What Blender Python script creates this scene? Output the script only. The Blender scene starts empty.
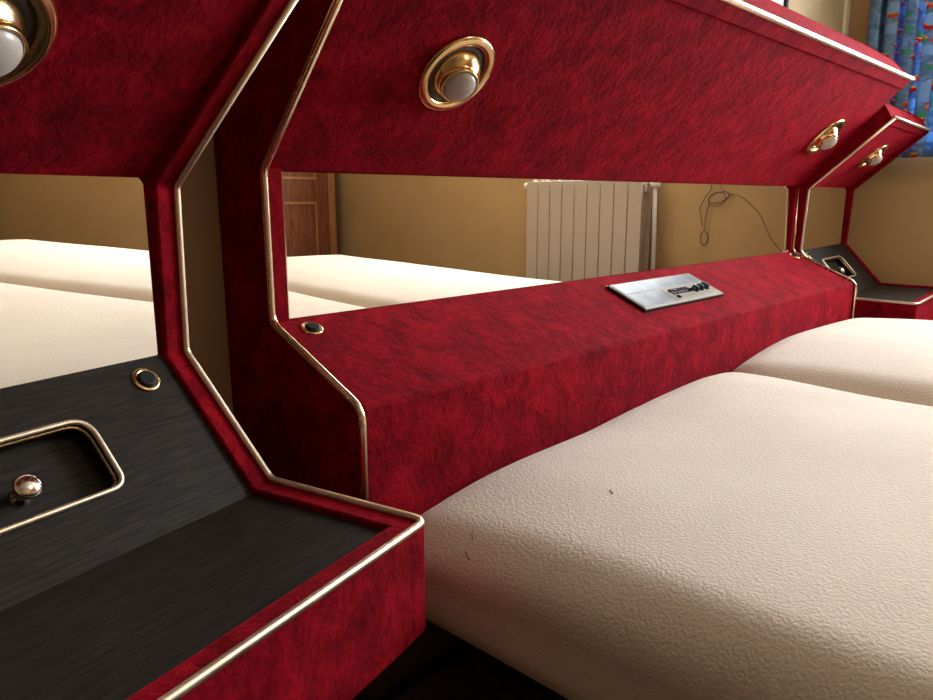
import bpy, bmesh, math, random
from mathutils import Vector, Matrix, noise
from mathutils.geometry import tessellate_polygon
from mathutils.bvhtree import BVHTree
random.seed(7)
S = bpy.context.scene
COL = S.collection
PI = math.pi
FLOOR = -0.65
L = 1.80                      # headboard length

# ------------------------------------------------------------------ materials
def newmat(name):
    m = bpy.data.materials.new(name); m.use_nodes = True
    nt = m.node_tree; b = nt.nodes['Principled BSDF']
    return m, nt, b
def setp(b, **k):
    for a, v in k.items(): b.inputs[a.replace('_', ' ')].default_value = v
def node(nt, t, **k):
    n = nt.nodes.new(t)
    for a, v in k.items():
        if a in n.inputs: n.inputs[a].default_value = v
        else: setattr(n, a, v)
    return n
def mapping(nt, scale=(1, 1, 1), loc=(0, 0, 0), rot=(0, 0, 0)):
    tc = node(nt, 'ShaderNodeTexCoord'); mp = node(nt, 'ShaderNodeMapping')
    mp.inputs['Scale'].default_value = scale; mp.inputs['Location'].default_value = loc; mp.inputs['Rotation'].default_value = rot
    nt.links.new(tc.outputs['Object'], mp.inputs['Vector']); return mp
def ramp(nt, src, stops):
    r = node(nt, 'ShaderNodeValToRGB'); e = r.color_ramp.elements
    while len(e) < len(stops): e.new(0.5)
    for i, (p, c) in enumerate(stops): e[i].position = p; e[i].color = (*c, 1)
    nt.links.new(src, r.inputs['Fac']); return r
def bump(nt, b, src, strength, dist):
    bp = node(nt, 'ShaderNodeBump'); bp.inputs['Strength'].default_value = strength; bp.inputs['Distance'].default_value = dist
    nt.links.new(src, bp.inputs['Height']); nt.links.new(bp.outputs['Normal'], b.inputs['Normal']); return bp

def velvet():
    m, nt, b = newmat('crushed red velvet')
    mp = mapping(nt, (1, 1, 1))
    n1 = node(nt, 'ShaderNodeTexNoise'); n1.inputs['Scale'].default_value = 20; n1.inputs['Detail'].default_value = 8; n1.inputs['Roughness'].default_value = .68; n1.inputs['Distortion'].default_value = .35
    n2 = node(nt, 'ShaderNodeTexNoise'); n2.inputs['Scale'].default_value = 85; n2.inputs['Detail'].default_value = 5; n2.inputs['Distortion'].default_value = .9
    mp2 = mapping(nt, (1, .8, .8), rot=(0, .5, .4))
    nt.links.new(mp.outputs[0], n1.inputs['Vector']); nt.links.new(mp2.outputs[0], n2.inputs['Vector'])
    ad = node(nt, 'ShaderNodeMath', operation='MULTIPLY_ADD'); ad.inputs[1].default_value = .42
    nt.links.new(n2.outputs[0], ad.inputs[0]); nt.links.new(n1.outputs[0], ad.inputs[2])
    r = ramp(nt, ad.outputs[0], [(.46, (.062, .0003, .002)), (.66, (.135, .0008, .005)), (.88, (.25, .003, .010))])
    nt.links.new(r.outputs[0], b.inputs['Base Color'])
    setp(b, Roughness=.85, Sheen_Weight=.26, Sheen_Roughness=.38, Sheen_Tint=(1, .03, .065, 1), Specular_IOR_Level=.05)
    bump(nt, b, ad.outputs[0], .55, .006)
    return m
def wood_dark(name, c0, c1, sc=(2.5, 30, 30), rough=.42):
    m, nt, b = newmat(name)
    mp = mapping(nt, sc)
    n = node(nt, 'ShaderNodeTexNoise'); n.inputs['Scale'].default_value = 6; n.inputs['Detail'].default_value = 7; n.inputs['Roughness'].default_value = .65; n.inputs['Distortion'].default_value = .35
    nt.links.new(mp.outputs[0], n.inputs['Vector'])
    r = ramp(nt, n.outputs[0], [(.36, c0), (.66, c1)])
    nt.links.new(r.outputs[0], b.inputs['Base Color']); setp(b, Roughness=rough, Specular_IOR_Level=.11)
    bump(nt, b, n.outputs[0], .25, .001)
    return m
def metal(name, c, rough=.2, aniso=False):
    m, nt, b = newmat(name); setp(b, Base_Color=(*c, 1), Metallic=1.0, Roughness=rough)
    n = node(nt, 'ShaderNodeTexNoise'); n.inputs['Scale'].default_value = 60
    mp = mapping(nt, (1, 1, 1)); nt.links.new(mp.outputs[0], n.inputs['Vector'])
    r = node(nt, 'ShaderNodeMapRange'); r.inputs['To Min'].default_value = rough * .7; r.inputs['To Max'].default_value = rough * 1.4
    nt.links.new(n.outputs[0], r.inputs['Value']); nt.links.new(r.outputs[0], b.inputs['Roughness'])
    return m
def plain(name, c, rough=.5, var=.1, scale=8, **k):
    m, nt, b = newmat(name); mp = mapping(nt)
    n = node(nt, 'ShaderNodeTexNoise'); n.inputs['Scale'].default_value = scale; n.inputs['Detail'].default_value = 5
    nt.links.new(mp.outputs[0], n.inputs['Vector'])
    r = ramp(nt, n.outputs[0], [(.3, tuple(v * (1 - var) for v in c)), (.7, tuple(min(1, v * (1 + var)) for v in c))])
    nt.links.new(r.outputs[0], b.inputs['Base Color']); setp(b, Roughness=rough, **k); return m
def sheet_mat():
    m, nt, b = newmat('cream terry fitted sheet'); mp = mapping(nt)
    n = node(nt, 'ShaderNodeTexNoise'); n.inputs['Scale'].default_value = 290; n.inputs['Detail'].default_value = 3
    n2 = node(nt, 'ShaderNodeTexNoise'); n2.inputs['Scale'].default_value = 5; n2.inputs['Detail'].default_value = 4
    nt.links.new(mp.outputs[0], n.inputs['Vector']); nt.links.new(mp.outputs[0], n2.inputs['Vector'])
    r = ramp(nt, n2.outputs[0], [(.3, (.61, .51, .42)), (.7, (.67, .57, .475))])
    nt.links.new(r.outputs[0], b.inputs['Base Color'])
    setp(b, Roughness=.95, Sheen_Weight=.15, Specular_IOR_Level=.1)
    bump(nt, b, n.outputs[0], .5, .0028)
    return m
def wall_mat(name, c, c2):
    m, nt, b = newmat(name); mp = mapping(nt)
    n = node(nt, 'ShaderNodeTexNoise'); n.inputs['Scale'].default_value = 2.2; n.inputs['Detail'].default_value = 6; n.inputs['Roughness'].default_value = .6
    f = node(nt, 'ShaderNodeTexNoise'); f.inputs['Scale'].default_value = 90; f.inputs['Detail'].default_value = 3
    nt.links.new(mp.outputs[0], n.inputs['Vector']); nt.links.new(mp.outputs[0], f.inputs['Vector'])
    r = ramp(nt, n.outputs[0], [(.35, c), (.65, c2)])
    nt.links.new(r.outputs[0], b.inputs['Base Color']); setp(b, Roughness=.85, Specular_IOR_Level=.2)
    bump(nt, b, f.outputs[0], .2, .002); return m
def curtain_mat():
    m, nt, b = newmat('blue printed curtain cotton')
    uv = node(nt, 'ShaderNodeTexCoord')
    col = None
    wv = node(nt, 'ShaderNodeTexNoise'); wv.inputs['Scale'].default_value = 60; wv.inputs['Detail'].default_value = 4
    nt.links.new(uv.outputs['UV'], wv.inputs['Vector'])
    base = ramp(nt, wv.outputs[0], [(.35, (.12, .24, .47)), (.65, (.27, .44, .68))])
    prev = base.outputs[0]
    specs = [((.50, .03, .05), (.85, .50, .06), 15, (0, 0), .21), ((.10, .40, .28), (.10, .40, .28), 17, (7.1, 4.4), .20), ((.55, .09, .16), (.60, .62, .70), 19, (1.9, 8.2), .22),
             ((.62, .10, .05), (.80, .42, .05), 18, (5.5, 2.6), .20), ((.28, .52, .80), (.28, .52, .80), 14, (2.2, 6.1), .30)]
    dn = node(nt, 'ShaderNodeTexNoise'); dn.inputs['Scale'].default_value = 45; dn.inputs['Detail'].default_value = 2
    nt.links.new(uv.outputs['UV'], dn.inputs['Vector'])
    dv = node(nt, 'ShaderNodeVectorMath', operation='MULTIPLY_ADD'); dv.inputs[1].default_value = (.022, .022, 0)
    nt.links.new(dn.outputs[1], dv.inputs[0]); nt.links.new(uv.outputs['UV'], dv.inputs[2])
    for c, c2, sc, off, th in specs:
        mp = node(nt, 'ShaderNodeMapping'); mp.inputs['Location'].default_value = (*off, 0); mp.inputs['Scale'].default_value = (sc, sc * 1.25, 1)
        nt.links.new(dv.outputs[0], mp.inputs['Vector'])
        v = node(nt, 'ShaderNodeTexVoronoi'); v.voronoi_dimensions = '2D'; v.distance = 'MINKOWSKI'; v.inputs['Exponent'].default_value = 3; v.inputs['Scale'].default_value = 1; v.inputs['Randomness'].default_value = .8
        nt.links.new(mp.outputs[0], v.inputs['Vector'])
        lt = node(nt, 'ShaderNodeMath', operation='LESS_THAN'); lt.inputs[1].default_value = th
        nt.links.new(v.outputs['Distance'], lt.inputs[0])
        sep = node(nt, 'ShaderNodeSeparateColor'); nt.links.new(v.outputs['Color'], sep.inputs[0])
        g = node(nt, 'ShaderNodeMath', operation='LESS_THAN'); g.inputs[1].default_value = .46
        nt.links.new(sep.outputs[0], g.inputs[0])
        mu = node(nt, 'ShaderNodeMath', operation='MULTIPLY'); nt.links.new(lt.outputs[0], mu.inputs[0]); nt.links.new(g.outputs[0], mu.inputs[1])
        sb = node(nt, 'ShaderNodeVectorMath', operation='SUBTRACT'); nt.links.new(v.outputs['Position'], sb.inputs[0]); nt.links.new(mp.outputs[0], sb.inputs[1])
        sx = node(nt, 'ShaderNodeSeparateXYZ'); nt.links.new(sb.outputs[0], sx.inputs[0])
        st = node(nt, 'ShaderNodeMath', operation='GREATER_THAN'); st.inputs[1].default_value = .04; nt.links.new(sx.outputs[1], st.inputs[0])
        cm = node(nt, 'ShaderNodeMix'); cm.data_type = 'RGBA'; cm.inputs[6].default_value = (*c, 1); cm.inputs[7].default_value = (*c2, 1)
        nt.links.new(st.outputs[0], cm.inputs['Factor'])
        mx = node(nt, 'ShaderNodeMix'); mx.data_type = 'RGBA'
        nt.links.new(mu.outputs[0], mx.inputs['Factor']); nt.links.new(prev, mx.inputs[6]); nt.links.new(cm.outputs[2], mx.inputs[7])
        prev = mx.outputs[2]
    nt.links.new(prev, b.inputs['Base Color']); setp(b, Roughness=.9, Specular_IOR_Level=.1)
    tr = node(nt, 'ShaderNodeBsdfTranslucent'); nt.links.new(prev, tr.inputs['Color'])
    ms = node(nt, 'ShaderNodeMixShader'); ms.inputs[0].default_value = .4
    nt.links.new(b.outputs[0], ms.inputs[1]); nt.links.new(tr.outputs[0], ms.inputs[2])
    nt.links.new(ms.outputs[0], nt.nodes['Material Output'].inputs['Surface'])
    return m
def glass_pane():
    m, nt, b = newmat('window glass'); nt.nodes.remove(b)
    t = node(nt, 'ShaderNodeBsdfTransparent'); g = node(nt, 'ShaderNodeBsdfGlossy'); g.inputs['Roughness'].default_value = .02
    x = node(nt, 'ShaderNodeMixShader'); x.inputs[0].default_value = .07
    nt.links.new(t.outputs[0], x.inputs[1]); nt.links.new(g.outputs[0], x.inputs[2]); nt.links.new(x.outputs[0], nt.nodes['Material Output'].inputs['Surface'])
    return m

VELVET = velvet()
WOOD = wood_dark('black-brown oak laminate', (.006, .0045, .0032), (.028, .021, .0155), (4, 75, 75), rough=.6)
FLOORM = wood_dark('dark stained floor boards', (.014, .010, .007), (.050, .037, .025), (30, 2.5, 30), .5)
PLAT = wood_dark('dark walnut platform board', (.045, .030, .019), (.13, .09, .06), (60, 3.5, 60), .5)
BRASS = metal('polished brass', (.66, .46, .22), .19)
CHAMP = metal('pale champagne brass trim', (.70, .57, .42), .38)
WARMT = metal('warm brass edge trim', (.68, .52, .36), .24)
DARKBRASS = metal('dark antique brass', (.36, .25, .12), .25)
MIRROR = metal('silvered mirror', (.93, .90, .84), .0)
ALU = plain('brushed aluminium', (.30, .28, .22), .45, .06, 40, Metallic=.2)
STEEL = plain('polished aluminium strip', (.22, .25, .27), .35, .2, 30, Metallic=.2)
CHROME = metal('polished knob metal', (.82, .74, .64), .14)
BLACK = plain('black plastic', (.008, .008, .009), .5, .2, Specular_IOR_Level=.15)
DARK = plain('dark gap shade', (.03, .022, .015), .4, .2)  # near-black colour for the shade inside the spotlight gap
WHITEP = plain('white enamel', (.80, .76, .70), .35, .04)
GREYP = plain('printed grey legend', (.08, .08, .08), .6, .2)
BULB = plain('frosted lamp glass', (.40, .36, .32), .3, .05, Specular_IOR_Level=.4)
SHEET = sheet_mat()
TICK = plain('grey mattress ticking', (.30, .24, .19), .9, .15)
WALLM = wall_mat('ochre tan plaster', (.54, .36, .16), (.62, .42, .20))
WALLB = wall_mat('cream plaster', (.40, .31, .18), (.45, .36, .22))
WALLD = wall_mat('darkened tan plaster', (.20, .14, .08), (.24, .17, .10))  # unseen left wall, colour darkened to cut bounced light
CEIL = plain('darkened ceiling paint', (.42, .38, .32), .9, .03)  # ceiling out of view, paint darkened to limit light bounce
RADM = plain('cream radiator enamel', (.60, .50, .40), .35, .02)
WARD = wood_dark('reddish brown wardrobe wood', (.13, .045, .022), (.26, .095, .045), (20, 20, 1.6), .3)
WARDL = wood_dark('lighter wardrobe edging', (.30, .13, .055), (.42, .20, .09), (20, 20, 1.6), .35)
CURT = curtain_mat()
GLASS = glass_pane()
CABLE = plain('grey white cable', (.16, .14, .11), .5, .1)
FRAMEW = plain('white window frame', (.75, .74, .70), .4, .03)
PICT = plain('pale blue white window reflection on picture', (.62, .72, .80), .15, .15, 6)  # window reflection put into the colour of the picture face
HAIR = plain('dark hair', (.10, .05, .03), .6, .1)

# ------------------------------------------------------------------ mesh helpers
def obj(name, bm, mat, parent=None, smooth=False, bevel=0, M=None, recalc=True, seg=3):
    if M is not None: bmesh.ops.transform(bm, matrix=M, verts=bm.verts)
    if recalc: bmesh.ops.recalc_face_normals(bm, faces=bm.faces)
    me = bpy.data.meshes.new(name); bm.to_mesh(me); bm.free()
    o = bpy.data.objects.new(name, me); COL.objects.link(o)
    me.materials.append(mat)
    if smooth:
        for p in me.polygons: p.use_smooth = True
    if bevel:
        b = o.modifiers.new('b', 'BEVEL'); b.width = bevel; b.segments = seg; b.limit_method = 'ANGLE'; b.angle_limit = math.radians(25)
        b.harden_normals = False
        for p in me.polygons: p.use_smooth = True
        me.set_sharp_from_angle(angle=math.radians(40)) if False else None
        w = o.modifiers.new('w', 'WEIGHTED_NORMAL'); w.keep_sharp = False
    if parent: o.parent = parent
    return o
def tag(o, label=None, cat=None, group=None, kind=None):
    if label: o['label'] = label
    if cat: o['category'] = cat
    if group: o['group'] = group
    if kind: o['kind'] = kind
    return o
def empty(name, loc=(0, 0, 0), rz=0):
    e = bpy.data.objects.new(name, None); COL.objects.link(e); e.location = loc; e.rotation_euler = (0, 0, rz); e.empty_display_size = .05
    return e
def box(bm, x0, x1, y0, y1, z0, z1):
    v = [bm.verts.new(p) for p in [(x0, y0, z0), (x1, y0, z0), (x1, y1, z0), (x0, y1, z0), (x0, y0, z1), (x1, y0, z1), (x1, y1, z1), (x0, y1, z1)]]
    for f in [(0, 3, 2, 1), (4, 5, 6, 7), (0, 1, 5, 4), (1, 2, 6, 5), (2, 3, 7, 6), (3, 0, 4, 7)]: bm.faces.new([v[i] for i in f])
def bx(*a):
    bm = bmesh.new(); box(bm, *a); return bm
def prism(prof, x0, x1):
    """profile of (y,z) points extruded along x"""
    bm = bmesh.new()
    a = [bm.verts.new((x0, y, z)) for y, z in prof]; b = [bm.verts.new((x1, y, z)) for y, z in prof]
    n = len(prof)
    for i in range(n): bm.faces.new([a[i], a[(i + 1) % n], b[(i + 1) % n], b[i]])
    for t in tessellate_polygon([[Vector((0, y, z)) for y, z in prof]]):
        bm.faces.new([a[i] for i in t]); bm.faces.new([b[i] for i in t])
    bmesh.ops.recalc_face_normals(bm, faces=bm.faces)
    bmesh.ops.dissolve_limit(bm, angle_limit=.01, verts=bm.verts, edges=bm.edges)
    return bm
def fillet(pts, r, n=6, closed=False):
    pts = [Vector(p) for p in pts]; out = []; N = len(pts)
    for i, p in enumerate(pts):
        if not closed and i in (0, N - 1): out.append(p); continue
        a, b = pts[i - 1], pts[(i + 1) % N]
        u, v = (a - p), (b - p); lu, lv = u.length, v.length; u.normalize(); v.normalize()
        ang = u.angle(v)
        if ang > PI - .02: out.append(p); continue
        rr = r[i] if isinstance(r, (list, tuple)) else r
        t = min(rr / math.tan(ang / 2), lu * .48, lv * .48)
        p0, p1 = p + u * t, p + v * t
        for k in range(n + 1):
            s = k / n; out.append(p0 * (1 - s) ** 2 + p * 2 * s * (1 - s) + p1 * s * s)
    return out
def tube(pts, r, n=10, closed=False, bm=None, cap=True):
    bm = bm or bmesh.new(); pts = [Vector(p) for p in pts]; N = len(pts)
    T = []
    for i in range(N):
        a = pts[i - 1] if (i or closed) else pts[i]; b = pts[(i + 1) % N] if (i < N - 1 or closed) else pts[i]
        T.append((b - a).normalized())
    up = Vector((0, 0, 1)) if abs(T[0].z) < .9 else Vector((1, 0, 0))
    nrm = (up - T[0] * up.dot(T[0])).normalized(); rings = []
    for i in range(N):
        nrm = (nrm - T[i] * nrm.dot(T[i])).normalized(); bi = T[i].cross(nrm)
        rr = r(i / (N - 1)) if callable(r) else r
        rings.append([bm.verts.new(pts[i] + (nrm * math.cos(2 * PI * k / n) + bi * math.sin(2 * PI * k / n)) * rr) for k in range(n)])
    for i in range(N if closed else N - 1):
        A, B = rings[i], rings[(i + 1) % N]
        off = 0
        if closed and i == N - 1:
            off = min(range(n), key=lambda o: sum((A[k].co - B[(k + o) % n].co).length for k in range(n)))
        for k in range(n): bm.faces.new([A[k], A[(k + 1) % n], B[(k + 1 + off) % n], B[(k + off) % n]])
    if not closed and cap:
        bm.faces.new(rings[0][::-1]); bm.faces.new(rings[-1])
    return bm
def lathe(prof, n=40, bm=None):
    """prof of (r,z); r==0 ends closed"""
    bm = bm or bmesh.new(); rings = []
    for r, z in prof:
        if r < 1e-6: rings.append([bm.verts.new((0, 0, z))])
        else: rings.append([bm.verts.new((r * math.cos(2 * PI * k / n), r * math.sin(2 * PI * k / n), z)) for k in range(n)])
    for A, B in zip(rings, rings[1:]):
        if len(A) == 1 and len(B) == 1: continue
        for k in range(n):
            k2 = (k + 1) % n
            if len(A) == 1: bm.faces.new([A[0], B[k], B[k2]])
            elif len(B) == 1: bm.faces.new([A[k], A[k2], B[0]])
            else: bm.faces.new([A[k], A[k2], B[k2], B[k]])
    return bm
def frame_M(o, xax, zax):
    z = Vector(zax).normalized(); x = Vector(xax); x = (x - z * x.dot(z)).normalized(); y = z.cross(x)
    return Matrix(((x.x, y.x, z.x, o[0]), (x.y, y.y, z.y, o[1]), (x.z, y.z, z.z, o[2]), (0, 0, 0, 1)))

# ------------------------------------------------------------------ parts shared by headboard and bedside units
def spotlight(parent, o, nrm, aim, ring_r=.057, dep=-.010):
    k = ring_r / .057
    M = frame_M(o, (1, 0, 0), nrm)
    prof = [(.0585, -.001), (.0588, .002), (.0575, .0045), (.054, .0062), (.049, .0064), (.0455, .0048), (.0440, .002), (.0440, -.004)]
    ring = obj('spotlight', lathe([(r * k, z * k) for r, z in prof], 64), BRASS, parent, True, M=M); ring['label'] = 'round brass swivel spotlight'
    inner = obj('gap_shade_ring', lathe([(.0445 * k, -.002), (.0445 * k, .0008), (.030 * k, .0008), (.030 * k, -.002)], 64), DARK, ring, True, M=M)  # dark ring painted in for the shaded gap around the cup
    A = frame_M(Vector(o) + Vector(nrm).normalized() * dep * k, (1, 0, 0), aim)
    R0 = .0375 * k; pr = []
    for d in range(112, 41, -5): a = math.radians(d); pr.append((R0 * math.sin(a), R0 * math.cos(a)))
    ex = pr[-1]
    pr += [(ex[0] + .001, ex[1] + .005 * k), (ex[0] + .0005, ex[1] + .0075 * k), (ex[0] - .0015, ex[1] + .007 * k), (ex[0] - .0025, ex[1] + .000), (ex[0] - .003, ex[1] - .006)]
    cup = obj('lamp_cup', lathe(pr, 64), BRASS, ring, True, M=A); cup['label'] = 'brass eyeball cup of the spotlight'
    pb = []; rb = .0228 * k
    for i in range(13): a = i / 12 * PI / 2; pb.append((rb * math.cos(a), ex[1] + .004 * k + .0125 * k * math.sin(a)))
    pb = [(rb, ex[1] - .01)] + pb[:-1] + [(0, ex[1] + .0165 * k)]
    bu = obj('bulb', lathe(pb, 48), BULB, ring, True, M=A); bu['label'] = 'frosted white reflector bulb'
    return ring
def push_button(parent, o, nrm):
    M = frame_M(o, (1, 0, 0), nrm)
    w = obj('push_button', lathe([(.0150, -.001), (.0150, .0012), (.0138, .0022), (.0100, .0026), (.0095, .001)], 40), BRASS, parent, True, M=M); w['label'] = 'small brass-collared push button'
    obj('button_cap', lathe([(.0100, -.001), (.0100, .0035), (.0090, .0050), (.0070, .0052), (0, .0045)], 40), BLACK, w, True, M=M)
    return w

# ================================================================== HEADBOARD
zA, yC, zC, yT, zT = .195, .188, -.083, .275, .470
hb = empty('headboard', (0, 0, 0))
tag(hb, 'long red crushed velvet headboard with mirror strip, slanted canopy and brass trim behind the bed', 'headboard')
PZ = -.345
lower = [(0.0, 0.0), (-yC, zC), (-yC, PZ), (.115, PZ), (.115, 0.0)]
pl_ = obj('plinth', bx(.0, L, -yC + .004, .112, FLOOR + .001, PZ - .0005), PLAT, hb); pl_['label'] = 'dark wood base board of the headboard'
obj('lower_console', prism(lower, .004, L - .004), VELVET, hb, bevel=.006)
upper = [(0.0, zA), (-yT + .004, zT - .004), (-yT + .002, zT + .004), (-.222, .527), (-.165, .566), (-.106, .597), (-.03, .612), (.115, .615), (.115, zA)]
obj('canopy', prism(upper, .004, L - .004), VELVET, hb, bevel=.004)
obj('back_panel', bx(.004, L - .004, .006, .115, 0, zA), VELVET, hb)
obj('side_post', bx(.004, .0254, -.003, .008, -.0012, zA + .003), VELVET, hb, bevel=.0015)
obj('side_post', bx(1.783, L - .004, -.003, .008, -.0012, zA + .003), VELVET, hb, bevel=.0015)
mir = obj('mirror', bx(.0254, 1.783, 0.0, .0055, .0008, zA - .0008), MIRROR, hb); mir['label'] = 'long narrow horizontal mirror'
me_ = obj('mirror_edge', bx(.0254, .0275, -.0008, .0, .001, zA - .001), CHROME, hb); me_['label'] = 'worn silvery edge of the mirror'
# raised velvet border along the canopy's front edge
d = Vector((0, -yT, zT - zA)).normalized(); nC = Vector((0, -d.z, d.y)).normalized()   # outward (down-front) normal
if nC.z > 0: nC = -nC
def on_can(x, s, h=0): return Vector((x, 0, zA)) + d * s + nC * h
SL = math.hypot(yT, zT - zA)
pr = [(on_can(0, s, h).y, on_can(0, s, h).z) for s, h in [(SL - .030, -.003), (SL - .030, .0035), (SL - .002, .0035), (SL - .002, -.003)]]
obj('front_border', prism(pr, .006, L - .006), VELVET, hb, bevel=.003)
# end panels
full = [(-.004, 0.0 - .004), (-yC - .003, zC - .002), (-yC - .003, PZ), (.118, PZ), (.118, .617), (-.03, .614), (-.106, .599), (-.165, .568), (-.222, .529), (-yT - .001, zT + .003), (-.004, zA - .002)]
for x0, x1 in ((-.004, .005), (L - .005, L + .001)):
    o = obj('end_panel', prism(full, x0, x1), VELVET, hb, bevel=.002)
def trim_path(x, f=.006):
    g = f
    return [(x, -yT - g * .5, zT - .002), (x, -g * .6, zA + .001), (x, -f * .6, -.001), (x, -yC - f * .6, zC + .001), (x, -yC - f * .6, PZ + .004)]
for x in (-.001, L + .001):
    t = obj('edge_trim', tube(fillet(trim_path(x) if x < 1 else trim_path(x)[1:], [0, .022, .022, .03, 0] if x < 1 else [0, .022, .03, 0], 8), .0048, 12), WARMT, hb, True); t['label'] = 'pale brass edge moulding'
t = obj('front_trim', tube([(-.001, -yT - .002, zT + .001), (L - .001, -yT - .002, zT + .001)], .0058, 12), CHAMP, hb, True); t['label'] = 'pale brass edge moulding along the canopy front'
# spotlights
for x in (.221, 1.622):
    spotlight(hb, on_can(x, .180, .0005), nC, nC + Vector((-.25, 0.0, -.12)))
# slope frame
sd = Vector((0, -yC, zC)).normalized(); nS = Vector((0, sd.z, -sd.y)).normalized()
if nS.z < 0: nS = -nS
def on_sl(x, s, h=0): return Vector((x, 0, 0)) + sd * s + nS * h
push_button(hb, on_sl(.044, .030, .0005), nS); push_button(hb, on_sl(1.762, .028, .0005), nS)
# control panel
def plate(x0, x1, s0, s1, h0, h1):
    bm = bmesh.new()
    v = [bm.verts.new(on_sl(x, s, h)) for h in (h0, h1) for x, s in ((x0, s0), (x1, s0), (x1, s1), (x0, s1))]
    for f in [(0, 3, 2, 1), (4, 5, 6, 7), (0, 1, 5, 4), (1, 2, 6, 5), (2, 3, 7, 6), (3, 0, 4, 7)]: bm.faces.new([v[i] for i in f])
    return bm
X0, X1, S0, S1 = .733, 1.066, .043, .139
cp = obj('control_panel', plate(X0, X1, S0, S1, -.001, .0075), ALU, hb, bevel=.001); cp['label'] = 'silver radio and switch panel set in the velvet'
w = X1 - X0
obj('panel_rim', plate(X0 - .002, X1 + .002, S0 - .002, S1 + .002, -.001, .0045), BLACK, cp)
obj('mirror_strip', plate(X0 + .006, X1 - .006, S0 + .005, S0 + .040, .0070, .0084), STEEL, cp, bevel=.0005)
obj('face_plate', plate(X0 + w * .40, X1 - .006, S0 + .044, S1 - .005, .0070, .0084), ALU, cp, bevel=.0005)
obj('blank_plate', plate(X0 + .006, X0 + w * .385, S0 + .044, S1 - .005, .0070, .0082), STEEL, cp, bevel=.0005)
for i in range(5):
    x = X0 + w * .45 + i * .0165
    obj('key', plate(x, x + .0125, S0 + .053, S0 + .062, .0082, .0118), BLACK, cp, bevel=.0006)
for i in range(5):
    x = X0 + w * .45 + i * .0165
    obj('key', plate(x, x + .0125, S0 + .065, S0 + .070, .0082, .0098), BLACK, cp)
obj('slider', plate(X0 + w * .45, X0 + w * .47, S0 + .076, S0 + .085, .0082, .012), BLACK, cp, bevel=.0006)
bm = bmesh.new()
for i in range(12):
    x = X0 + w * .50 + i * .0055; hh = .005 if i % 3 == 0 else .003
    t_ = plate(x, x + .0012, S0 + .078, S0 + .078 + hh, .0083, .0086); me = bpy.data.meshes.new('t'); t_.to_mesh(me); t_.free(); bm.from_mesh(me); bpy.data.meshes.remove(me)
obj('scale_marks', bm, GREYP, cp)
for i, (fx, fs, r) in enumerate([(.745, .066, .0085), (.815, .064, .0095), (.895, .062, .0105)]):
    M = frame_M(on_sl(X0 + w * fx, S0 + fs, .0082), (1, 0, 0), nS)
    kn = obj('knob', lathe([(r * 1.15, 0), (r * 1.15, .0015), (r, .003), (r * .92, .0085), (r * .8, .010), (0, .010)], 32), BLACK, cp, True, M=M)
kn = obj('lever_switch', tube([on_sl(X0 + w * .69, S0 + .060, .008), on_sl(X0 + w * .69, S0 + .072, .016)], .0028, 8), BLACK, cp, True)

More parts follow.
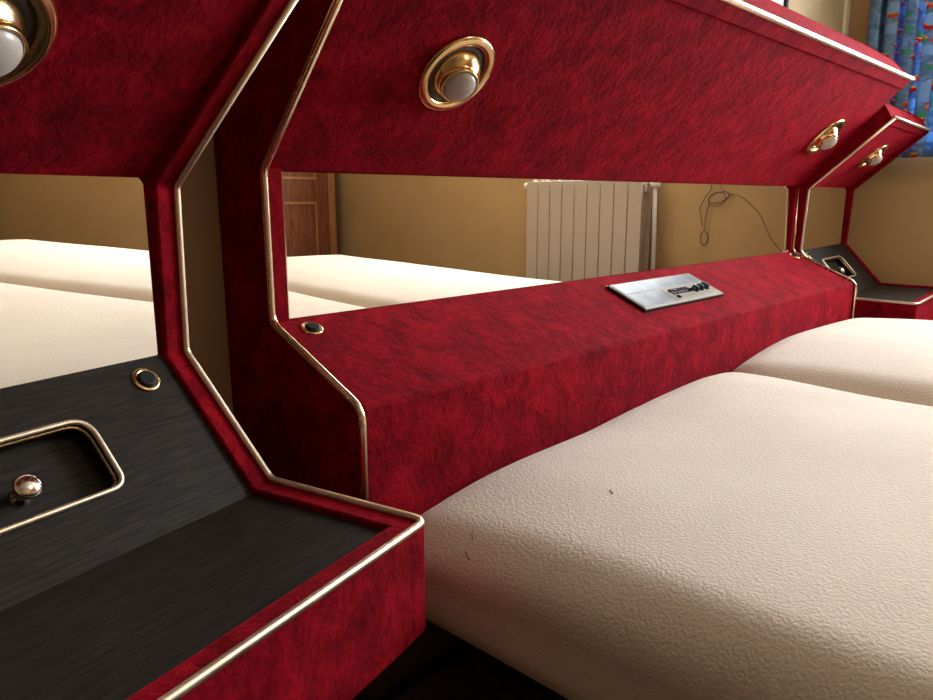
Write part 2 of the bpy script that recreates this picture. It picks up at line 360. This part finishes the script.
# ================================================================== BEDSIDE UNITS  (local: x right, y back, z up; x from -W to 0)
NW = .482
def bedside(name, loc, rz, label, x_sp, rec, btn, group, full_trim=True):
    r = empty(name, loc, rz); tag(r, label, 'bedside unit', group)
    zt, kc = .188, .84
    T = (-.222, zt + kc * .222)
    th = .026; bot = -.255; back = .098
    # cheeks
    ck = [(T[0] - .002, T[1] - .006), (-.017, .184), (-.0105, -.003), (-.134, -.136), (-.336, -.1375), (-.336, bot), (back, bot), (back, .468), (-.10, .455), (-.160, .438), (-.199, .413)]
    for x0, x1 in ((0, th), (-NW - th, -NW)):
        obj('side_panel', prism(ck, x0, x1), VELVET, r, bevel=.003)
    can = [(0.0, zt), T, (-.199, .411), (-.160, .436), (-.10, .453), (back - .002, .466), (back - .002, zt)]
    obj('canopy', prism(can, -NW, 0), VELVET, r)
    obj('back_panel', bx(-NW, 0, .009, back - .002, 0, zt), VELVET, r)
    m_ = obj('mirror', prism([(-.0018, -.0025), (-.0060, zt + .003), (.004, zt + .003), (.004, .0005)], -NW + .0006, -.0006), MIRROR, r); m_['label'] = 'bedside mirror'
    # canopy border
    dd = Vector((0, T[0], T[1] - zt)).normalized(); nn = Vector((0, -dd.z, dd.y));
    if nn.z > 0: nn = -nn
    cl = math.hypot(T[0], T[1] - zt)
    P = lambda s, h: Vector((0, 0, zt)) + dd * s + nn * h
    pr = [(P(s, h).y, P(s, h).z) for s, h in [(cl - .022, -.002), (cl - .022, .003), (cl - .001, .003), (cl - .001, -.002)]]
    obj('front_border', prism(pr, -NW, 0), VELVET, r, bevel=.0015)
    spotlight(r, P(.155, .0005) + Vector((x_sp, 0, 0)), nn, nn + (Vector((.12, -.05, -.08)) if full_trim else Vector((-.25, 0, -.05))), .057 if full_trim else .050)
    # sloped wood panel with rounded recess
    C = (-.131, -.143); sl = math.hypot(*C); sdn = Vector((0, C[0], C[1])) / sl; n_ = Vector((0, sdn.z, -sdn.y))
    if n_.z < 0: n_ = -n_
    Q = lambda x, s, h=0: Vector((x, 0, 0)) + sdn * s + n_ * h
    xa, xb, s0, s1 = rec
    hole = fillet([(xa, s0, 0), (xb, s0, 0), (xb, s1, 0), (xa, s1, 0)], [.022, .022, .016, .016], 7, True)
    outer = [Vector((-NW, 0, 0)), Vector((0, 0, 0)), Vector((0, sl, 0)), Vector((-NW, sl, 0))]
    bm = bmesh.new(); allp = outer + hole
    va = [bm.verts.new(Q(p.x, p.y)) for p in allp]
    for t in tessellate_polygon([outer, hole]):
        try: bm.faces.new([va[i] for i in t])
        except ValueError: pass
    dep = -.021
    hv = va[4:]; hb_ = [bm.verts.new(Q(p.x, p.y, dep)) for p in hole]; n = len(hole)
    for i in range(n): bm.faces.new([hv[i], hv[(i + 1) % n], hb_[(i + 1) % n], hb_[i]])
    obj('sloped_panel', bm, WOOD, r)
    cx = sum(p.x for p in hole) / n; cy = sum(p.y for p in hole) / n
    bm = bmesh.new(); a = [bm.verts.new(Q(p.x, p.y, dep + .0015)) for p in hole]; bm.faces.new(a)
    b2 = [bm.verts.new(Q(p.x, p.y, dep - .003)) for p in hole]; bm.faces.new(b2[::-1])
    for i in range(n): bm.faces.new([a[i], a[(i + 1) % n], b2[(i + 1) % n], b2[i]])
    lid = obj('recess_flap', bm, WOOD, r); lid['label'] = 'wood flap in the bottom of the recess'
    km = frame_M(Q((xa + xb) / 2 if xb > -.05 else -.197 if xa < -.3 and xb > -.13 else (xa + xb) / 2, .104, dep + .0015), (1, 0, 0), n_)
    kp = [(.0085, 0), (.0085, .002), (.0052, .004), (.0046, .012), (.0075, .015), (.0110, .0185), (.0122, .0215), (.0112, .0245), (.0075, .0272), (0, .0282)]
    k_ = obj('knob', lathe(kp, 40), CHROME, lid, True, M=km); k_['label'] = 'small round metal knob'
    rail = [Q(p.x, p.y, .0018) for p in hole]
    t = obj('recess_rail', tube(rail, .0027, 10, True), CHAMP, r, True); t['label'] = 'brass rail around the recess'
    inner = [Q(cx + (p.x - cx) * .975, cy + (p.y - cy) * .95, -.004) for p in hole]
    obj('recess_lining', tube(inner, .0022, 8, True), DARKBRASS, r, True)
    push_button(r, Q(btn, .030, .0005), n_)
    # shelf
    obj('shelf', prism([(C[0], C[1]), (-.312, C[1] - .001), (-.312, C[1] - .02), (C[0] + .02, C[1] - .02)], -NW, 0), WOOD, r)
    obj('carcass', prism([(-.02, -.06), (C[0] + .02, C[1] - .021), (-.30, C[1] - .021), (-.30, bot + .004), (back - .01, bot + .004), (back - .01, -.06)], -NW, 0), WOOD, r)
    obj('front_rim', prism([(-.308, -.165), (-.308, -.141), (-.314, -.1375), (-.330, -.1375), (-.3365, -.142), (-.3365, bot), (-.308, bot)], -NW - .002, .002), VELVET, r, bevel=.002)
    obj('plinth', bx(-NW + .06, -.12, -.16, .07, FLOOR - loc[2] + .002, bot + .006), WOOD, r)
    # trims
    e = .004
    side = lambda x: [(x, T[0] - e, T[1] - .003), (x, -.019, .183), (x, -.0125, -.002), (x, -.135, -.134), (x, -.337, -.1365)]
    lft, rgt = side(-NW - th + .001), side(th - .001)
    if full_trim: path, rad = rgt + lft[::-1], [0, .012, .014, .016, .014, .014, .016, .014, .012, 0]
    else: path, rad = [(th, -.337, -.1365)] + lft[::-1], [0, .014, .016, .014, .012, 0]
    t = obj('edge_trim', tube(fillet(path, rad, 7), .0039, 12), CHAMP, r, True); t['label'] = 'pale brass edge moulding'
    t = obj('front_trim', tube([(th - .001, T[0] - .004, T[1] + .001), (-NW - th + .001, T[0] - .004, T[1] + .001)], .0046, 12), CHAMP, r, True); t['label'] = 'pale brass moulding along the canopy front'
    return r
nl = bedside('bedside_unit', (-.1683, -.0438, -.0095), .2534, 'near red velvet bedside unit with dark wood shelf, left of the headboard', -.219, (-.355, -.118, .055, .134), -.036, None)
a2 = .0537
rx, ry = 1.838 + NW * math.cos(a2), -.0097 + NW * math.sin(a2)
nr = bedside('bedside_unit', (rx, ry, .0035), a2, 'far red velvet bedside unit between the headboard and the curtained corner', .255 - NW, (.115 - NW, .330 - NW, .051, .134), -.44, None, False)

# ================================================================== BED
def rounded_block(x0, x1, y0, y1, z0, z1, rx_, ry_, rz_, nx, ny, nz, warp):
    bm = bmesh.new(); cx, cy, cz = (x0 + x1) / 2, (y0 + y1) / 2, (z0 + z1) / 2; hx, hy, hz = (x1 - x0) / 2, (y1 - y0) / 2, (z1 - z0) / 2
    cache = {}
    def edges(h, r, n):          # denser near the rounded ends
        m = 8; a = [-h + r * (1 - math.cos(i / m * PI / 2)) for i in range(m)]
        mid = [-(h - r) + 2 * (h - r) * i / n for i in range(n + 1)]
        return a + mid + [-v for v in a[::-1]]
    gx, gy, gz = edges(hx, rx_, nx), edges(hy, ry_, ny), edges(hz, rz_, nz)
    def V(p):
        k = tuple(round(c, 6) for c in p)
        if k in cache: return cache[k]
        q = []; dv = []
        for c, h, r in zip(p, (hx, hy, hz), (rx_, ry_, rz_)):
            i = max(-(h - r), min(h - r, c)); q.append(i); dv.append((c - i) / r)
        l = math.sqrt(sum(v * v for v in dv)); mx = max(abs(v) for v in dv) or 1
        if l > 0: dv = [v / l for v in dv]
        w = Vector([cx + q[0] + dv[0] * rx_, cy + q[1] + dv[1] * ry_, cz + q[2] + dv[2] * rz_])
        cache[k] = bm.verts.new(warp(w)); return cache[k]
    def grid(A, B, f):
        for i in range(len(A) - 1):
            for j in range(len(B) - 1):
                vs = [V(f(A[i], B[j])), V(f(A[i + 1], B[j])), V(f(A[i + 1], B[j + 1])), V(f(A[i], B[j + 1]))]
                if len(set(vs)) == 4: bm.faces.new(vs)
    for s in (-1, 1):
        grid(gx, gy, lambda a, b: (a, b, s * hz)); grid(gx, gz, lambda a, b: (a, s * hy, b)); grid(gy, gz, lambda a, b: (s * hx, a, b))
    return bm
def mk_warp(x0, x1, top, foot_rise, seed, head_drop=.015, left_drop=0, near=1, far=1, right_up=0, corner=0):
    def w(p):
        u = (p.x - x0) / (x1 - x0); t = (p.y + .19) / -1.95          # 0 head .. 1 foot
        up = max(0., min(1., (p.z + .354) / (top + .354)))
        z = p.z + up * (foot_rise * max(0, t) ** 1.1 - .012 * abs(2 * u - 1) ** 3 - head_drop * math.exp(-((p.y + .19) / .14) ** 2) - left_drop * max(0, 1 - 2.4 * u) ** 1.6)
        hd_ = math.exp(-((p.y + .19) / .24) ** 2)
        z += up * hd_ * (right_up * max(0, min(1, (u - .45) / .4)) - corner * math.exp(-((p.x - x0) / .13) ** 2))
        n = noise.noise(Vector((p.x * 3 + seed, p.y * 2.2, 0)))
        z += up * .004 * n
        # slack side panel of the fitted sheet: bulge, shallow long folds, tucked hem
        side = max(0., min(1., (top - .03 - p.z) / .06)) if p.z < top else 0
        sx = -1 if u < .5 else 1
        edge = max(0, abs(2 * u - 1) - .93) / .07
        bul = .007 * math.sin(PI * max(0, min(1, (p.z + .354) / (top + .354)))) + .0045 * noise.noise(Vector((p.y * 4 + seed, p.z * 22, 1.3))) - .010 * max(0, min(1, (-.30 - p.z) / .05))
        x = p.x + sx * bul * edge * (near if sx < 0 else far)
        y = p.y
        z += (1 - up) * .006 * math.sin(p.y * 2.2 + seed)
        return Vector((x, y, z))
    return w
def mattress(x0, x1, top, rise, seed, label, hd, ld=0, near=1, far=1, ru=0, co_=0):
    bm = rounded_block(x0, x1, -2.17, -.192, -.354, top, .070, .080, .060, 40, 90, 8, mk_warp(x0, x1, top, rise, seed, hd, ld, near, far, ru, co_))
    o = obj('mattress', bm, SHEET, None, True)
    tag(o, label, 'mattress')
    return o
m1 = mattress(.008, .915, -.181, .070, 2.0, 'near cream fitted-sheet mattress beside the near bedside unit', .012, 0, 1, .1, .027, .020)
m2 = mattress(.921, 1.69, -.141, .045, 6.3, 'far white fitted-sheet mattress on the window side of the bed', .010, .030, .1, 1)
bed = empty('bed_base', (.88, -1.2, FLOOR)); tag(bed, 'dark wood platform bed base under the two mattresses', 'bed base')
def bpart(nm, *a):
    o = obj(nm, bx(a[0] - .88, a[1] - .88, a[2] + 1.2, a[3] + 1.2, a[4] - FLOOR, a[5] - FLOOR), PLAT, bed, bevel=.003)
    return o
bpart('support_board', .22, 1.60, -2.08, -.22, -.400, -.368)
bpart('inner_frame', .25, 1.57, -2.05, -.25, -.4595, -.4005)
bpart('platform', -.19, 1.86, -2.30, -.215, -.490, -.460)
bpart('side_rail', -.17, -.145, -2.27, -.22, FLOOR + .001, -.4905); bpart('side_rail', 1.805, 1.83, -2.27, -.22, FLOOR + .001, -.4905)
bpart('end_rail', -.144, 1.804, -2.27, -2.245, FLOOR + .001, -.4905)

# ================================================================== ROOM
def struct(name, bm, mat, **k):
    o = obj(name, bm, mat, **k); o['kind'] = 'structure'; return o
RX, LX, BY, FY, CZ = 2.50, -2.6, .120, -3.7, 1.85
struct('floor', bx(LX, RX, FY, BY, FLOOR - .05, FLOOR), FLOORM)
struct('ceiling', bx(LX, RX, FY, BY, CZ, CZ + .05), CEIL)
struct('wall_back', bx(LX, RX + .3, BY, BY + .1, FLOOR, CZ), WALLB)
struct('wall_front', bx(LX, RX + .3, FY - .1, FY, FLOOR, CZ), WALLM)
struct('wall_left', bx(LX - .1, LX, FY, BY, FLOOR, CZ), WALLD)
WY0, WY1, WZ0, WZ1 = -2.05, -.10, .34, 1.62
bm = bmesh.new()
box(bm, RX, RX + .3, WY1, BY, FLOOR, CZ); box(bm, RX, RX + .3, FY, WY0, FLOOR, CZ)
box(bm, RX, RX + .3, WY0, WY1, FLOOR, WZ0); box(bm, RX, RX + .3, WY0, WY1, WZ1, CZ)
struct('wall_right', bm, WALLM)
wf = bmesh.new(); xw0, xw1 = RX + .16, RX + .21
box(wf, xw0, xw1, WY0, WY1, WZ0, WZ0 + .06); box(wf, xw0, xw1, WY0, WY1, WZ1 - .06, WZ1)
for y in (WY0, (WY0 + WY1) / 2 - .03, WY1 - .06): box(wf, xw0, xw1, y, y + .06, WZ0 + .06, WZ1 - .06)
win = struct('window_1', wf, FRAMEW)
for y0, y1 in ((WY0 + .06, (WY0 + WY1) / 2 - .03), ((WY0 + WY1) / 2 + .03, WY1 - .06)):
    obj('window_pane', bx(xw0 + .02, xw0 + .025, y0, y1, WZ0 + .06, WZ1 - .06), GLASS, win)
obj('window_sill', bx(RX - .012, RX + .16, WY0, WY1, WZ0 - .02, WZ0 + .002), FRAMEW, win)

# curtain
def curtain():
    bm = bmesh.new(); uvl = bm.loops.layers.uv.new('uv')
    NY, NZ = 160, 30; y0, y1 = .03, -.46; zt, zb = 1.70, .298; V = []
    for i in range(NY + 1):
        u = i / NY; row = []
        for j in range(NZ + 1):
            v = j / NZ
            z = zb + (zt - zb) * (1 - v)
            am = .026 * (1 + .25 * math.sin(u * 9))
            ph = u * 2 * PI * 8.3 + .5 * math.sin(u * 7)
            c = math.sin(ph); xx = RX - .062 - am * math.copysign(abs(c) ** .7, c) + .004 * math.sin(v * 5 + u * 20)
            yy = y0 + (y1 - y0) * u + .010 * math.sin(2 * ph)
            row.append(bm.verts.new((xx, yy, z)))
        V.append(row)
    for i in range(NY):
        for j in range(NZ):
            f = bm.faces.new([V[i][j], V[i + 1][j], V[i + 1][j + 1], V[i][j + 1]])
            for lp, (a, b_) in zip(f.loops, ((i, j), (i + 1, j), (i + 1, j + 1), (i, j + 1))): lp[uvl].uv = (a / NY * .9, b_ / NZ * 1.40)
    o = obj('curtain', bm, CURT, None, True, recalc=False)
    s = o.modifiers.new('s', 'SOLIDIFY'); s.thickness = .0012
    tag(o, 'blue curtain with a small colourful print hanging at the window in the corner', 'curtain'); return o
curtain()
rod = obj('curtain_rod', tube([(RX - .062, .11, 1.715), (RX - .062, -2.35, 1.715)], .012, 12), BRASS, None, True); tag(rod, 'brass curtain rod above the window with the blue curtain', 'curtain rod')

# picture on the back wall
pf = empty('picture_frame', (1.62, BY, 1.0)); tag(pf, 'dark thin framed picture, pale window reflection painted in, on the wall above the headboard', 'picture')
bm = bmesh.new(); W2, H2, tk = .25, .30, .016
for a in ((-W2, W2, -.022, -.001, -H2, -H2 + tk), (-W2, W2, -.022, -.001, H2 - tk, H2), (-W2, -W2 + tk, -.022, -.001, -H2 + tk, H2 - tk), (W2 - tk, W2, -.022, -.001, -H2 + tk, H2 - tk)): box(bm, *a)
obj('frame', bm, BLACK, pf); obj('print', bx(-W2 + tk, W2 - tk, -.014, -.002, -H2 + tk, H2 - tk), PICT, pf)

# radiator (seen in the mirror)
rd = empty('radiator', (RX, -1.207, FLOOR)); tag(rd, 'cream sectional radiator on the wall, seen reflected in the long mirror', 'radiator')
sec = None; N = 9; SP = .0735
zb_, zt_ = .155, .925
for i in range(N):
    y = (i - (N - 1) / 2) * SP
    if sec is None:
        bm = bmesh.new()
        a = SP / 2 - .0018
        box(bm, -.122, -.112, -a, a, .01, zt_ - zb_ - .028)                    # front plate
        box(bm, -.112, -.035, -.006, .006, .02, zt_ - zb_ - .02)               # web
        box(bm, -.112, -.035, -a, a, zt_ - zb_ - .052, zt_ - zb_ - .028)
        box(bm, -.085, -.035, -a * .82, a * .82, zt_ - zb_ - .026, zt_ - zb_)
        box(bm, -.040, -.034, -a, a, .02, zt_ - zb_ - .06)
        box(bm, -.100, -.040, -SP / 2, SP / 2, .03, .065); box(bm, -.100, -.040, -SP / 2, SP / 2, zt_ - zb_ - .085, zt_ - zb_ - .053)
        sec = obj('section', bm, RADM, rd, bevel=.003, seg=2); sec.location = (0, y, zb_)
    else:
        c = sec.copy(); COL.objects.link(c); c.parent = rd; c.location = (0, y, zb_)
hw = N * SP / 2
for s, zz in ((1, .895), (-1, .895)):
    v = obj('valve', lathe([(.004, 0), (.016, 0), (.018, .004), (.018, .030), (.014, .034), (0, .034)], 20), WHITEP, rd, True, M=frame_M((-.07, s * (hw + .018), zz - .02), (1, 0, 0), (0, s, 0)))
    obj('pipe', tube([(-.07, s * (hw - .005), zz - .02), (-.07, s * (hw + .02), zz - .02)], .008, 10), BRASS, rd, True)
obj('pipe', tube(fillet([(-.07, hw + .032, .87), (-.055, hw + .032, .60), (-.045, hw + .032, .004)], .03), .010, 10), WHITEP, rd, True)
for y in (-.25, .25): obj('bracket', bx(-.036, -.001, y - .015, y + .015, .72, .76), WHITEP, rd)

# cable hanging on the right wall (seen in the mirror)
xw = RX - .006; DY = -.035
bm = tube(fillet([(xw, -.575, .34), (xw - .003, -.575, .20), (xw - .006, -.60, .165), (xw - .01, -.62, .12), (xw - .01, -.60, .04)], .03, 8), .0022, 8)
loop = [(xw - .012 - .006 * math.sin(a), -.535 + .045 * math.cos(a), .165 + .024 * math.sin(a + .5)) for a in [i / 20 * 2 * PI for i in range(21)]]
tube(loop, .0024, 8, bm=bm)
loop2 = [(xw - .018, -.54 + .038 * math.cos(a), .158 + .03 * math.sin(a + .2)) for a in [i / 20 * 2 * PI for i in range(21)]]
tube(loop2, .0022, 8, bm=bm)
tube(fillet([(xw - .01, -.575, .14), (xw - .01, -.588, .10), (xw - .01, -.592, .03)], .02), .0022, 8, bm=bm)
lp3 = [(xw - .01, -.590 + .018 * math.cos(a), -.008 + .030 * math.sin(a)) for a in [i / 20 * 2 * PI for i in range(21)]]
tube(lp3, .003, 8, bm=bm)
o = obj('hanging_cable', bm, CABLE, None, True); o.location.y = DY; tag(o, 'coiled grey cable with a loop hanging on the wall, seen in the long mirror', 'cable')
o = obj('thin_wire', tube(fillet([(xw + .002, -.56, .335), (xw + .002, -.54, .19), (xw + .002, -.44, .17), (xw + .002, -.36, .10), (xw + .002, -.31, .0), (xw + .002, -.25, -.06)], .12, 10), .0013, 6), CABLE, None, True)
o.location.y = DY; tag(o, 'thin wire curving down the wall beside the coiled cable, seen in the mirror', 'wire')

# wardrobe at the far end of the room (seen in the mirror)
wd = empty('wardrobe', (1.78, FY, FLOOR)); tag(wd, 'reddish brown panelled wardrobe reflected at the left end of the long mirror', 'wardrobe')
obj('carcass', bx(-.62, .60, .004, .50, 0.002, 2.05), WARD, wd)
for x0, x1 in ((-.60, -.005), (.005, .54)):
    dr = obj('door', bx(x0, x1, .501, .521, .06, 2.0), WARD, wd, bevel=.003)
    bm = bmesh.new(); i0, i1, k0, k1 = x0 + .09, x1 - .09, .16, .84
    for k0, k1 in ((.16, .80), (.94, 1.88)):
        for a in ((i0, i1, .5215, .530, k0, k0 + .014), (i0, i1, .5215, .530, k1 - .014, k1), (i0, i0 + .014, .5215, .530, k0 + .014, k1 - .014), (i1 - .014, i1, .5215, .530, k0 + .014, k1 - .014)): box(bm, *a)
    obj('panel_moulding', bm, WARDL, dr)
    obj('handle', lathe([(.006, 0), (.006, .012), (.013, .018), (.011, .026), (0, .028)], 20), BRASS, dr, True, M=frame_M(((x1 - .035) if x0 < 0 else (x0 + .035), .521, .88), (1, 0, 0), (0, 1, 0)))
obj('edge_stile', bx(.545, .60, .501, .527, .002, 2.05), WARDL, wd, bevel=.003)

# ceiling lamp
cl = empty('ceiling_lamp', (1.0, -2.0, CZ)); tag(cl, 'round frosted glass ceiling lamp in the middle of the room', 'ceiling lamp')
obj('ceiling_plate', lathe([(0, -.001), (.16, -.001), (.165, -.02), (.15, -.03), (0, -.03)], 40), WHITEP, cl, True)
mE, nt, b = newmat('glowing frosted lamp shade'); setp(b, Base_Color=(.9, .8, .65, 1), Emission_Color=(1, .72, .42, 1), Emission_Strength=3.0)
obj('lamp_shade', lathe([(.15, -.031), (.155, -.05), (.13, -.09), (.07, -.115), (0, -.12)], 40), mE, cl, True)
ld = bpy.data.lights.new('ceiling bulb', 'POINT'); ld.shadow_soft_size = .10; ld.energy = 25; ld.color = (1, .82, .60)
lo = bpy.data.objects.new('ceiling_bulb', ld); COL.objects.link(lo); lo.location = (1.0, -2.0, CZ - .25)

# daylight
wl = bpy.data.lights.new('daylight', 'AREA'); wl.shape = 'RECTANGLE'; wl.size = WY1 - WY0; wl.size_y = WZ1 - WZ0; wl.energy = 300; wl.color = (.86, .94, 1.0)
wo = bpy.data.objects.new('daylight', wl); COL.objects.link(wo); wo.location = (RX + .33, (WY0 + WY1) / 2, (WZ0 + WZ1) / 2); wo.rotation_euler = (0, math.radians(90), 0)
W = bpy.data.worlds.new('sky'); S.world = W; W.use_nodes = True
W.node_tree.nodes['Background'].inputs[0].default_value = (.82, .90, 1, 1); W.node_tree.nodes['Background'].inputs[1].default_value = 4.0

# ------------------------------------------------------------------ camera
F_PX = 720.97
cam = bpy.data.cameras.new('camera'); co = bpy.data.objects.new('camera', cam); COL.objects.link(co)
cam.sensor_fit = 'HORIZONTAL'; cam.sensor_width = 36; cam.lens = F_PX * 36 / 933; cam.clip_start = .01
yaw, pit, roll = .7744, .2049, -.0030
f = Vector((math.cos(yaw) * math.cos(pit), math.sin(yaw) * math.cos(pit), -math.sin(pit)))
r = Vector((math.sin(yaw), -math.cos(yaw), 0)); u = r.cross(f)
c, s = math.cos(roll), math.sin(roll)
rr, uu = r * c + u * s, -r * s + u * c
co.matrix_world = Matrix(((rr.x, uu.x, -f.x, -.4953), (rr.y, uu.y, -f.y, -.8462), (rr.z, uu.z, -f.z, .1572), (0, 0, 0, 1)))
S.camera = co

# small dark hairs lying on the near mattress, placed on its surface
bpy.context.view_layer.update()
bv = BVHTree.FromObject(m1, bpy.context.evaluated_depsgraph_get())
def on_bed(px, py):
    dv = (rr * ((px - 466.5) / F_PX) + uu * (-(py - 350) / F_PX) + f).normalized()
    h = bv.ray_cast(co.matrix_world.translation, dv)
    return h[0] + h[1] * .0004
for pts, lb in (([(474, 530), (472, 535), (473, 540)], 'short dark hair on the near mattress corner, upper of two'), ([(466, 551), (467, 556), (470, 560)], 'curled dark hair on the near mattress corner, lower of two'), ([(610, 490), (613, 494)], 'tiny dark hair on top of the near mattress')):
    o = obj('stray_hair', tube([on_bed(*q) for q in pts], .0005, 6), HAIR, None, True); tag(o, lb, 'hair', 'stray hairs on the sheet')

S.view_settings.view_transform = 'Standard'; S.view_settings.look = 'None'; S.view_settings.gamma = 1; S.view_settings.use_curve_mapping = False
S.view_settings.exposure = 0.0
